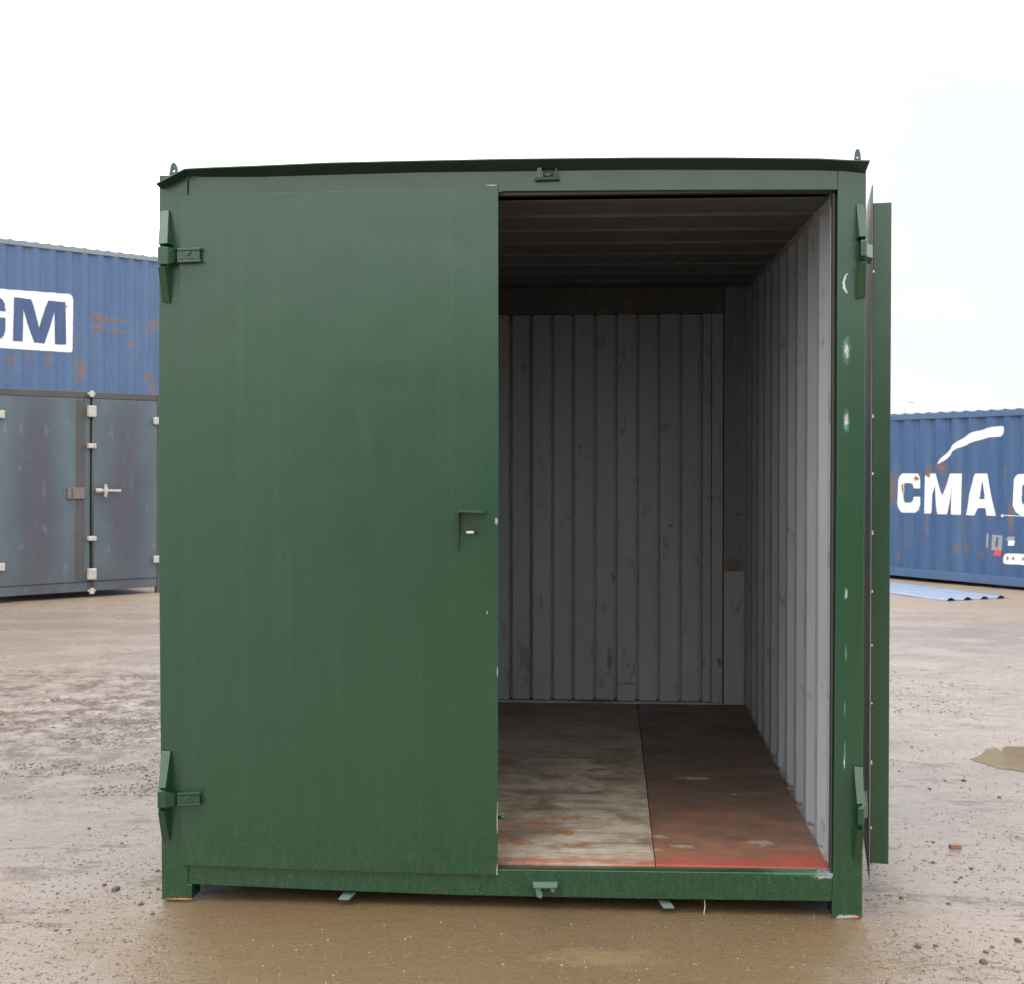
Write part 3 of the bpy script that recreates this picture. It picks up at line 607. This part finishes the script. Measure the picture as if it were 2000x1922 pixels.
paint([Z5([(945,1002),(960,998),(978,1004),(978,1014),(962,1020),(948,1015)])], .003, 'white_mark', M['white_pl'], rc)
paint([Z5([(978,1001),(1130,1010),(1130,1015),(978,1006)])], .003, 'white_mark', M['white_pl'], rc)
M['st_grey'] = simple('grey_sticker', (.30, .31, .30), .5, 0, (.2, .21, .22), 30); M['st_red'] = simple('red_sticker', (.75, .06, .06), .5); M['st_navy'] = simple('navy_patch', (.04, .08, .20), .5, 0, (.05, .1, .24), 8)
paint([Z5([(856,1137),(873,1140),(868,1247),(850,1243)])], .004, 'sticker', M['st_grey'], rc)
paint([Z5([(895,1148),(965,1155),(958,1268),(890,1260)])], .004, 'sticker', M['st_grey'], rc)
paint([Z5([(912,1165),(930,1167),(928,1238),(910,1235)])], .006, 'sticker_print', M['st_navy'], rc)
paint([Z5([(903,1265),(952,1270),(949,1309),(903,1297)])], .005, 'sticker', M['st_red'], rc)
paint([Z5([(1016,1188),(1052,1192),(1048,1230),(1012,1226)])], .004, 'sticker', M['white_pl'], rc)
paint([Z5([(1002,1162),(1052,1160),(1050,1190),(1002,1196)])], .003, 'sticker', M['st_grey'], rc)
paint([Z5([(482,282),(577,279),(574,390),(480,386)])], .004, 'patch', M['st_navy'], rc)
M['rust'] = simple('rust_stain', (.24, .13, .07), .8, 0, (.15, .09, .06), 30)
def blot(wall_pts, name, parent, lift):
    paint([wall_pts], lift, name, M['rust'], parent, step=.01)
def rag(cx, cy, rx, ry, n=34): return [(cx+rx*math.cos(t)*random.uniform(.2, 1.1), cy+ry*math.sin(t)*random.uniform(.2, 1.1)) for t in [2*math.pi*k/n for k in range(n)]]
for a in ((325, 732, 30, 22), (226, 800, 12, 45), (232, 860, 7, 25), (418, 712, 22, 22), (520, 655, 26, 20), (1012, 1322, 12, 24), (1042, 1322, 10, 20), (1125, 1328, 9, 20)): blot(Z5(rag(*a)), 'rust_stain', rc, .0045)
# ---- left rear: two blue containers, one on the other
LWALL = Wall((0, 1105), (306, 1092))
# distance fixed so the upper container's roof stands 5.18 m up
d0 = wray(0, 463); t0 = (5.18-WC.z)/d0.z; a0 = WC+d0*t0; d1 = wray(306, 500); b0 = WC+d1*((5.18-WC.z)/d1.z)
LWALL.a = V((a0.x, a0.y, 0)); LWALL.u = V((b0.x-a0.x, b0.y-a0.y, 0)).normalized(); LWALL.n = V((-LWALL.u.y, LWALL.u.x, 0)); LWALL.ang = math.atan2(LWALL.u.y, LWALL.u.x)
if LWALL.n.dot(WF) < 0: LWALL.n = -LWALL.n
ZL = lambda pts: mapz(LWALL, pts, 0, 400, 4.4857)
ZU = lambda pts: [(s_, z_-2.6) for s_, z_ in ZL(pts)]
def l3(x, y): s_, z_ = ZU([(x, y)])[0]; return (s_, 0, z_)
ml = blue_mat('blue_paint_left', [(l3(865, 1000), (.12, .3, .09)), (l3(870, 1080), (.13, .3, .05)), (l3(1000, 1015), (.2, .3, .04)), (l3(1040, 1110), (.25, .3, .03)), (l3(1140, 1215), (.08, .3, .05)), (l3(1350, 1050), (.12, .3, .08)), (l3(1300, 1130), (.06, .3, .07)), (l3(100, 1355), (.08, .3, .06)), (l3(255, 1330), (.06, .3, .05)), (l3(425, 1350), (.05, .3, .10)), (l3(715, 1440), (.08, .3, .2)), (l3(1300, 1510), (.10, .3, .08)), (l3(1335, 1620), (.07, .3, .12))], (.045, .096, .205))
mlr = blue_mat('grey_blue_rail', None, (.17, .20, .23))
lo_c = empty('shipping_container', LWALL.a, (0, 0, LWALL.ang), 'blue corrugated container under the lettered one, behind the dark double doors', 'container')
box_container(lo_c, -7.5, 4.7, 2.59, 2.44, ml, mlr)
up_c = empty('shipping_container', LWALL.a+V((0, 0, 2.6)), (0, 0, LWALL.ang), 'rusty blue container with blue letters on a white panel, top of the left stack', 'container')
box_container(up_c, -7.5, 4.7, 2.58, 2.44, ml, mlr)
arcp = [(590+58*math.sin(t), 840-60*math.cos(t)) for t in [k*math.pi/16 for k in range(9)]]+[(645, 1265), (638, 1282), (620, 1293)]
paint([ZU(arcp+[(0, 1253), (-2600, 1120), (-2600, 610), (0, 735)])], .003, 'logo_panel', M['white_pl'], up_c)
ml2 = MT('blue_letter_paint', (.035, .07, .17), .45); ml2.mix(ml2.noise(8, lo=.4, hi=.7), (.045, .085, .19), .8); ml2 = ml2.done()
LM = [(120,808),(278,826),(345,1082),(425,838),(580,852),(580,1225),(478,1222),(478,930),(398,1215),(298,1208),(208,905),(205,1200),(118,1193)]
LG = [(-130,788),(-20,800),(20,830),(45,870),(50,935),(-40,930),(-45,900),(-60,882),(-100,878),(-118,900),(-118,1080),(-105,1100),(-70,1103),(-48,1090),(-45,1050),(-80,1050),(-80,985),(50,988),(50,1100),(30,1150),(-10,1185),(-140,1178),(-190,1145),(-205,1100),(-205,870),(-180,815)]
LC = [(x-340, y-22) for x, y in [(-130,788),(-20,800),(20,830),(45,870),(50,935),(-40,930),(-45,900),(-60,882),(-100,878),(-118,900),(-118,1080),(-105,1100),(-70,1103),(-48,1090),(-45,1040),(50,1045),(50,1100),(30,1150),(-10,1185),(-140,1178),(-190,1145),(-205,1100),(-205,870),(-180,815)]]
for q in (LM, LG, LC): paint([ZU(q)], .006, 'letter', ml2, up_c)
for a in ((862, 1000, 42, 25), (865, 1078, 50, 14), (990, 1012, 55, 9), (1140, 1025, 25, 8), (1010, 1105, 80, 9), (408, 905, 18, 10), (575, 890, 28, 9)): blot(ZU(rag(*a)), 'rust_stain', up_c, .0075)
# ---- left: dark steel container with double doors
DW_ = Wall((0, 1179), (306, 1158))
sR, _ = DW_.sz(307, 1150); sM = DW_.sz(176, 1150)[0]; sL = -.06
Hd = (DW_.sz(0, 757)[1]+DW_.sz(306, 772)[1])/2
dm = MT('weathered_bare_steel', (.072, .105, .122), .5, .0)
dcx = [((sL+sM)/2-.09, 0, Hd*.5), ((sR+sM)/2+.02, 0, Hd*.48)]
dm.mix(dm.spots([(dcx[0], (.27, 9, 1.25)), (dcx[1], (.27, 9, 1.2))], soft=1.1, nz=1.6, amp=.6), (.040, .043, .078), .85)
dm.mix(dm.spots([(dcx[0], (.15, 9, 1.2)), (dcx[1], (.12, 9, 1.0))], soft=1.3, nz=2.2, amp=.8), (.060, .054, .072), .75)
dm.mix(dm.noise(2.2, (1.6, 1.6, .35), lo=.45, hi=.70, det=6), (.055, .058, .072), .6)
dz_ = dm.n('ShaderNodeSeparateXYZ'); dm.lk(dm.tc, dz_.inputs[0])
dm.mix(dm.math('MULTIPLY', dm.rng(dz_.outputs[2], .85, .2), dm.noise(2.5, lo=.3, hi=.7)), (.06, .055, .06), .75)
dm.mix(dm.noise(11, (1, 1, .4), lo=.60, hi=.72, det=6), (.22, .20, .19), .35)
dm.bump(dm.noise(2, lo=.2, hi=.8), .008, .4); dm.rough(dm.noise(4, lo=.3, hi=.7), .4, .6); M['dark_door'] = dm.done()
M['dark_frame'] = simple('dark_frame_steel', (.05, .045, .045), .6, 0, (.075, .065, .06), 6); M['brown_plate'] = simple('brown_lock_plate', (.13, .10, .095), .6, 0, (.17, .14, .13), 20)
dc = empty('shipping_container', DW_.a, (0, 0, DW_.ang), 'dark weathered steel container with shut double doors and pale lock fittings', 'container')
x0, x1 = sL-.07, sR+.05
MB().box(x0, x1, .05, 6.0, .13, Hd-.02).build('body', M['dark_frame'], dc, .01)
for a in (x0, x1-.06):
    MB().box(a, a+.06, -.01, .049, 0, Hd).build('corner_post', M['dark_frame'], dc, .004)
    MB().box(a, a+.06, 5.95, 6.01, 0, Hd).build('corner_post', M['dark_frame'], dc, .004)
MB().box(x0+.062, x1-.062, -.004, .048, Hd-.075, Hd).build('top_rail', M['dark_frame'], dc, .004)
MB().box(x0+.062, x1-.062, -.004, .048, .075, .185).build('bottom_rail', M['dark_door'], dc, .004)
dz0, dz1 = .19, Hd-.08
dl = MB().box(x0+.065, sM-.012, -.014, .02, dz0, dz1).build('door', M['dark_door'], dc, .004)
drr = MB().box(sM+.012, x1-.065, -.014, .02, dz0, dz1).build('door', M['dark_door'], dc, .004)
D = lambda x, y: DW_.sz(x/3.769, 740+y/3.769)
a, b_ = D(556, 900)[0], D(618, 900)[0]
MB().box(a, b_, -.020, -.015, dz0+.02, dz1-.02).build('cover_strip', M['dark_frame'], dl, .002)
rod = MB().tube([V((sM+.005, -.045, D(665, 1560)[1])), V((sM+.005, -.045, D(665, 110)[1]))], .012, 10).build('lock_rod', M['dark_frame'], dc, 0, True)
for yy, hw, hh in ((240, 30, 42), (494, 30, 18), (1174, 30, 18), (1435, 30, 42)):
    c = D(662, yy); w2, h2 = hw/3.769*.0065, hh/3.769*.0060
    MB().box(c[0]-w2, c[0]+w2, -.075, -.015, c[1]-h2, c[1]+h2).build('rod_guide', M['pale_metal'], rod, .012)
for yy in (112, 1558):
    c = D(665, yy); mb = MB(); mb.tube([V((c[0]-.005, -.05, c[1]-.035)), V((c[0]-.005, -.05, c[1]+.035))], [.03, .022], 8); mb.box(c[0]-.045, c[0]+.04, -.055, -.015, c[1]-.012, c[1]+.014); mb.build('rod_cam', M['pale_metal'], rod, .004)
c = D(700, 822); hd = MB(); hd.tube([V((c[0]-.02, -.06, c[1])), V((c[0]+.045, -.075, c[1]))], .026, 8)
hd.tube([V((c[0]+.04, -.07, c[1])), V((D(865, 822)[0], -.085, c[1]-.005))], .015, 8); q = D(760, 822)
hd.tube([V((q[0]-.01, -.08, q[1]-.075)), V((q[0]-.005, -.085, q[1])), V((q[0]-.012, -.08, q[1]+.075))], [.016, .026, .016], 8)
hd.build('lock_handle', M['pale_metal'], drr, .002)
a, b_ = D(487, 885), D(612, 800)
lk_ = MB().box(a[0], b_[0], -.045, -.021, a[1], b_[1]).build('lock_plate', M['brown_plate'], dl, .006)
MB().box(D(515, 840)[0], D(522, 840)[0], -.052, -.046, a[1]+.01, b_[1]-.005).build('seam', M['dark_frame'], lk_)
for dd_, xz, yy in ((drr, 1138, 310), (drr, 1138, 1328), (dl, -8, 262), (dl, -8, 1385)):
    c = D(xz, yy); MB().box(c[0]-.035, c[0]+.05, -.06, -.016, c[1]-.045, c[1]+.045).build('hinge_block', M['pale_metal'], dd_, .012)
refl_container = empty('shipping_container', (9.5, -15.5, 0), (0, 0, math.pi+.06), 'dark grey container added unseen behind the camera to darken the green door reflection', 'container')  # added behind the camera so the green door mirrors something dark
box_container(refl_container, -3, 12.2, 2.59, 2.44, M['dark_frame'], M['dark_frame'])
# ================================================================== corrugated sheet lying on the yard
ga, gb = gp(1845, 1175), gp(1975, 1169); ul = gp(1738, 1160)-ga; ul.z = 0; ul.normalize(); ab = gb-ga
n = 60; pr = [ga+ab*(k/n)+V((0, 0, .005+.034*max(0, math.sin(2*math.pi*(4.*k/n-.12)))**.8)) for k in range(n+1)]
sm = MT('pale_blue_sheet', (.15, .20, .29), .4); sm.mix(sm.noise(3, lo=.4, hi=.7), (.18, .235, .32), .8); sm.bump(sm.noise(20, lo=.3, hi=.7), .001, .3)
o = MB().sheet(pr, [p+ul*3.0 for p in pr], (0, 0, .003)).build('roofing_sheet', sm.done()); tag(o, 'pale blue wavy roofing sheet lying on the ground before the right container', 'metal sheet')
# ================================================================== distant lamp
dw = wray(1768, 785); bp = WC+dw*70; zt_ = bp.z
lr = empty('street_lamp', (bp.x, bp.y, 0), (0, 0, 0), 'thin distant lamp post rising behind the right blue container', 'lamp post')
gm = simple('galvanised_steel', (.35, .37, .38), .4, .3)
MB().tube([V((0,0,0)), V((0,0,zt_-.3)), V((.08,0,zt_-.06)), V((.2,0,zt_))], [.05, .02, .015, .015], 6).build('pole', gm, lr)
MB().box(.15, .42, -.06, .06, zt_-.05, zt_+.02).build('lamp_head', gm, lr, .02)
# ================================================================== loose matter on the yard
rs = np.random.RandomState(5)
PH = (1+5**.5)/2
IV = np.array([(-1,PH,0),(1,PH,0),(-1,-PH,0),(1,-PH,0),(0,-1,PH),(0,1,PH),(0,-1,-PH),(0,1,-PH),(PH,0,-1),(PH,0,1),(-PH,0,-1),(-PH,0,1)])/1.9
IF = np.array([(0,11,5),(0,5,1),(0,1,7),(0,7,10),(0,10,11),(1,5,9),(5,11,4),(11,10,2),(10,7,6),(7,1,8),(3,9,4),(3,4,2),(3,2,6),(3,6,8),(3,8,9),(4,9,5),(2,4,11),(6,2,10),(8,6,7),(9,8,1)])
def stones(name, mat, spots, label, smin, smax, flat=.6):
    P_ = np.array(spots); n = len(P_); sz = smin+(smax-smin)*rs.rand(n)**3; z = height(P_[:, 0], P_[:, 1])
    v = IV[None]*(1+rs.uniform(-.22, .22, (n, 12, 3)))*sz[:, None, None]
    v *= np.stack([rs.uniform(.7, 1.5, n), rs.uniform(.6, 1.1, n), flat*rs.uniform(.5, 1., n)], -1)[:, None]
    t = rs.rand(n)*6.3; c, s_ = np.cos(t)[:, None], np.sin(t)[:, None]
    v = np.stack([v[..., 0]*c-v[..., 1]*s_+P_[:, :1], v[..., 0]*s_+v[..., 1]*c+P_[:, 1:2], v[..., 2]+(z+sz*.12)[:, None]], -1)
    f = (IF[None]+12*np.arange(n)[:, None, None]).reshape(-1)
    me_ = bpy.data.meshes.new(name); me_.vertices.add(n*12); me_.vertices.foreach_set('co', v.astype(np.float32).ravel())
    me_.loops.add(len(f)); me_.loops.foreach_set('vertex_index', f.astype(np.int32)); me_.polygons.add(n*20); me_.polygons.foreach_set('loop_start', np.arange(0, len(f), 3)); me_.update(calc_edges=True)
    o = bpy.data.objects.new(name, me_); COL.objects.link(o); me_.materials.append(mat)
    tag(o, label, None, None, 'stuff'); return o
def grain(n, x0, x1, y0, y1, sx, sy, lo, seed):
    """grains over a stretch of yard, gathered where a slow noise is high"""
    out = []
    while len(out) < n:
        k = 4000; px, py = rs.uniform(x0, x1, k), rs.uniform(y0, y1, k)
        q = np.array([tuple(gp(a_, b_))[:2] for a_, b_ in zip(px, py)])
        keep = vnoise(q[:, 0]*sx, q[:, 1]*sy, seed)*.6+vnoise(q[:, 0]*sx*3.1, q[:, 1]*sy*3.1, seed+1)*.4+rs.uniform(-.06, .06, k) > lo
        out += [tuple(w_) for w_ in q[keep]]
    return out[:n]
dk = simple('brown_grit', (.10, .068, .048), .6, 0, (.14, .10, .07), 30); pk = simple('pale_grit', (.42, .37, .31), .5, 0, (.3, .25, .2), 30)
def scatter(n, x0, x1, y0, y1): return [(lambda p: (p.x, p.y))(gp(random.uniform(x0, x1), y0+(y1-y0)*random.random()**.8)) for _ in range(n)]
stones('gravel', dk, scatter(180, -60, 330, 1480, 1950)+scatter(330, -60, 330, 1250, 1500)+scatter(330, 1690, 2060, 1400, 1950)+scatter(110, 1690, 2060, 1230, 1420)+scatter(70, 300, 1700, 1800, 1950), 'small dark brown grit scattered over the wet yard', .0012, .006)
stones('gravel', pk, scatter(300, 320, 1700, 1790, 1950)+scatter(160, 240, 330, 1700, 1950)+scatter(200, 1690, 1780, 1720, 1950)+scatter(90, 1690, 2060, 1300, 1950)+scatter(110, -60, 330, 1300, 1950), 'small pale chippings scattered in front of the green container', .001, .0035)
md_ = simple('grey_brown_grit', (.15, .115, .088), .5, 0, (.10, .075, .055), 25)
stones('gravel', md_, grain(5200, -60, 330, 1235, 1960, 1.2, 1.2, .35, 21)+grain(5200, 1690, 2060, 1215, 1960, 1.2, 1.2, .35, 23)+grain(1500, 300, 1700, 1785, 1960, 1.5, 1.5, .4, 25), 'fine grey brown grit pressed into the wet yard', .0012, .0060, .5)
stones('mud_crumbs', dk, grain(2600, -60, 330, 1265, 1560, 1.6, 3.0, .58, 31)+grain(500, 1690, 2060, 1300, 1420, 1.6, 3.0, .60, 33), 'loose dark mud crumbs churned up on the wet yard', .0025, .0105, .4)
# mud clods one can point at
cl = [(1781,1458,.016),(1801,1465,.012),(1816,1540,.016),(1846,1524,.014),(1882,1524,.022),(1952,1555,.018),(1756,1508,.012),(1828,1433,.011),(1866,1722,.012),(1897,1694,.016),(1877,1712,.013),(1823,1645,.013),(1822,1684,.015),(1988,1834,.024),(1793,1847,.020),(1827,1845,.014),(1925,1857,.016),(1921,1878,.024),(1938,1847,.012),(1853,1763,.014),(1761,1752,.016),(174,1621,.016),(112,1744,.012),(204,1727,.018),(226,1736,.030),(275,1764,.018),(298,1783,.014),(130,1776,.011),(110,1816,.012),(136,1815,.010),(308,1700,.014),(308,1735,.012)]
cm = simple('dark_mud', (.065, .038, .026), .5, 0, (.10, .06, .04), 40)
protos = []
for i in range(4):
    bm = bmesh.new(); bmesh.ops.create_icosphere(bm, subdivisions=2, radius=1)
    for v in bm.verts: v.co = V((v.co.x*random.uniform(.85, 1.15)*1.2, v.co.y*random.uniform(.8, 1.1), v.co.z*.62))*random.uniform(.86, 1.12)
    me_ = bpy.data.meshes.new('mud_clod'); bm.to_mesh(me_); bm.free(); me_.materials.append(cm); protos.append(me_)
for i, (x, y, s_) in enumerate(cl):
    p = gp(x, y); o = bpy.data.objects.new('mud_clod', protos[i % 4]); COL.objects.link(o); s_ *= .52
    z = float(height(np.array([p.x]), np.array([p.y]))[0]); o.location = (p.x, p.y, z+s_*.25); o.scale = (s_,)*3; o.rotation_euler = (0, 0, random.random()*6.3)
    side = 'right' if x > 1000 else 'left'
    tag(o, 'small dark brown mud clod on the wet yard to the %s of the green container' % side, 'mud clod', 'mud clods on the yard at the %s' % side)
p = gp(1866, 1656); o = MB().box(-.024, .024, -.010, .010, -.004, .014).build('brick_fragment', simple('brick', (.24, .11, .06), .7, 0, (.3, .17, .1), 60), None, .003)
o.location = (p.x, p.y, float(height(np.array([p.x]), np.array([p.y]))[0])+.002); o.rotation_euler = (0, 0, .1); tag(o, 'small brown brick fragment lying on the wet yard right of the open door', 'brick fragment')
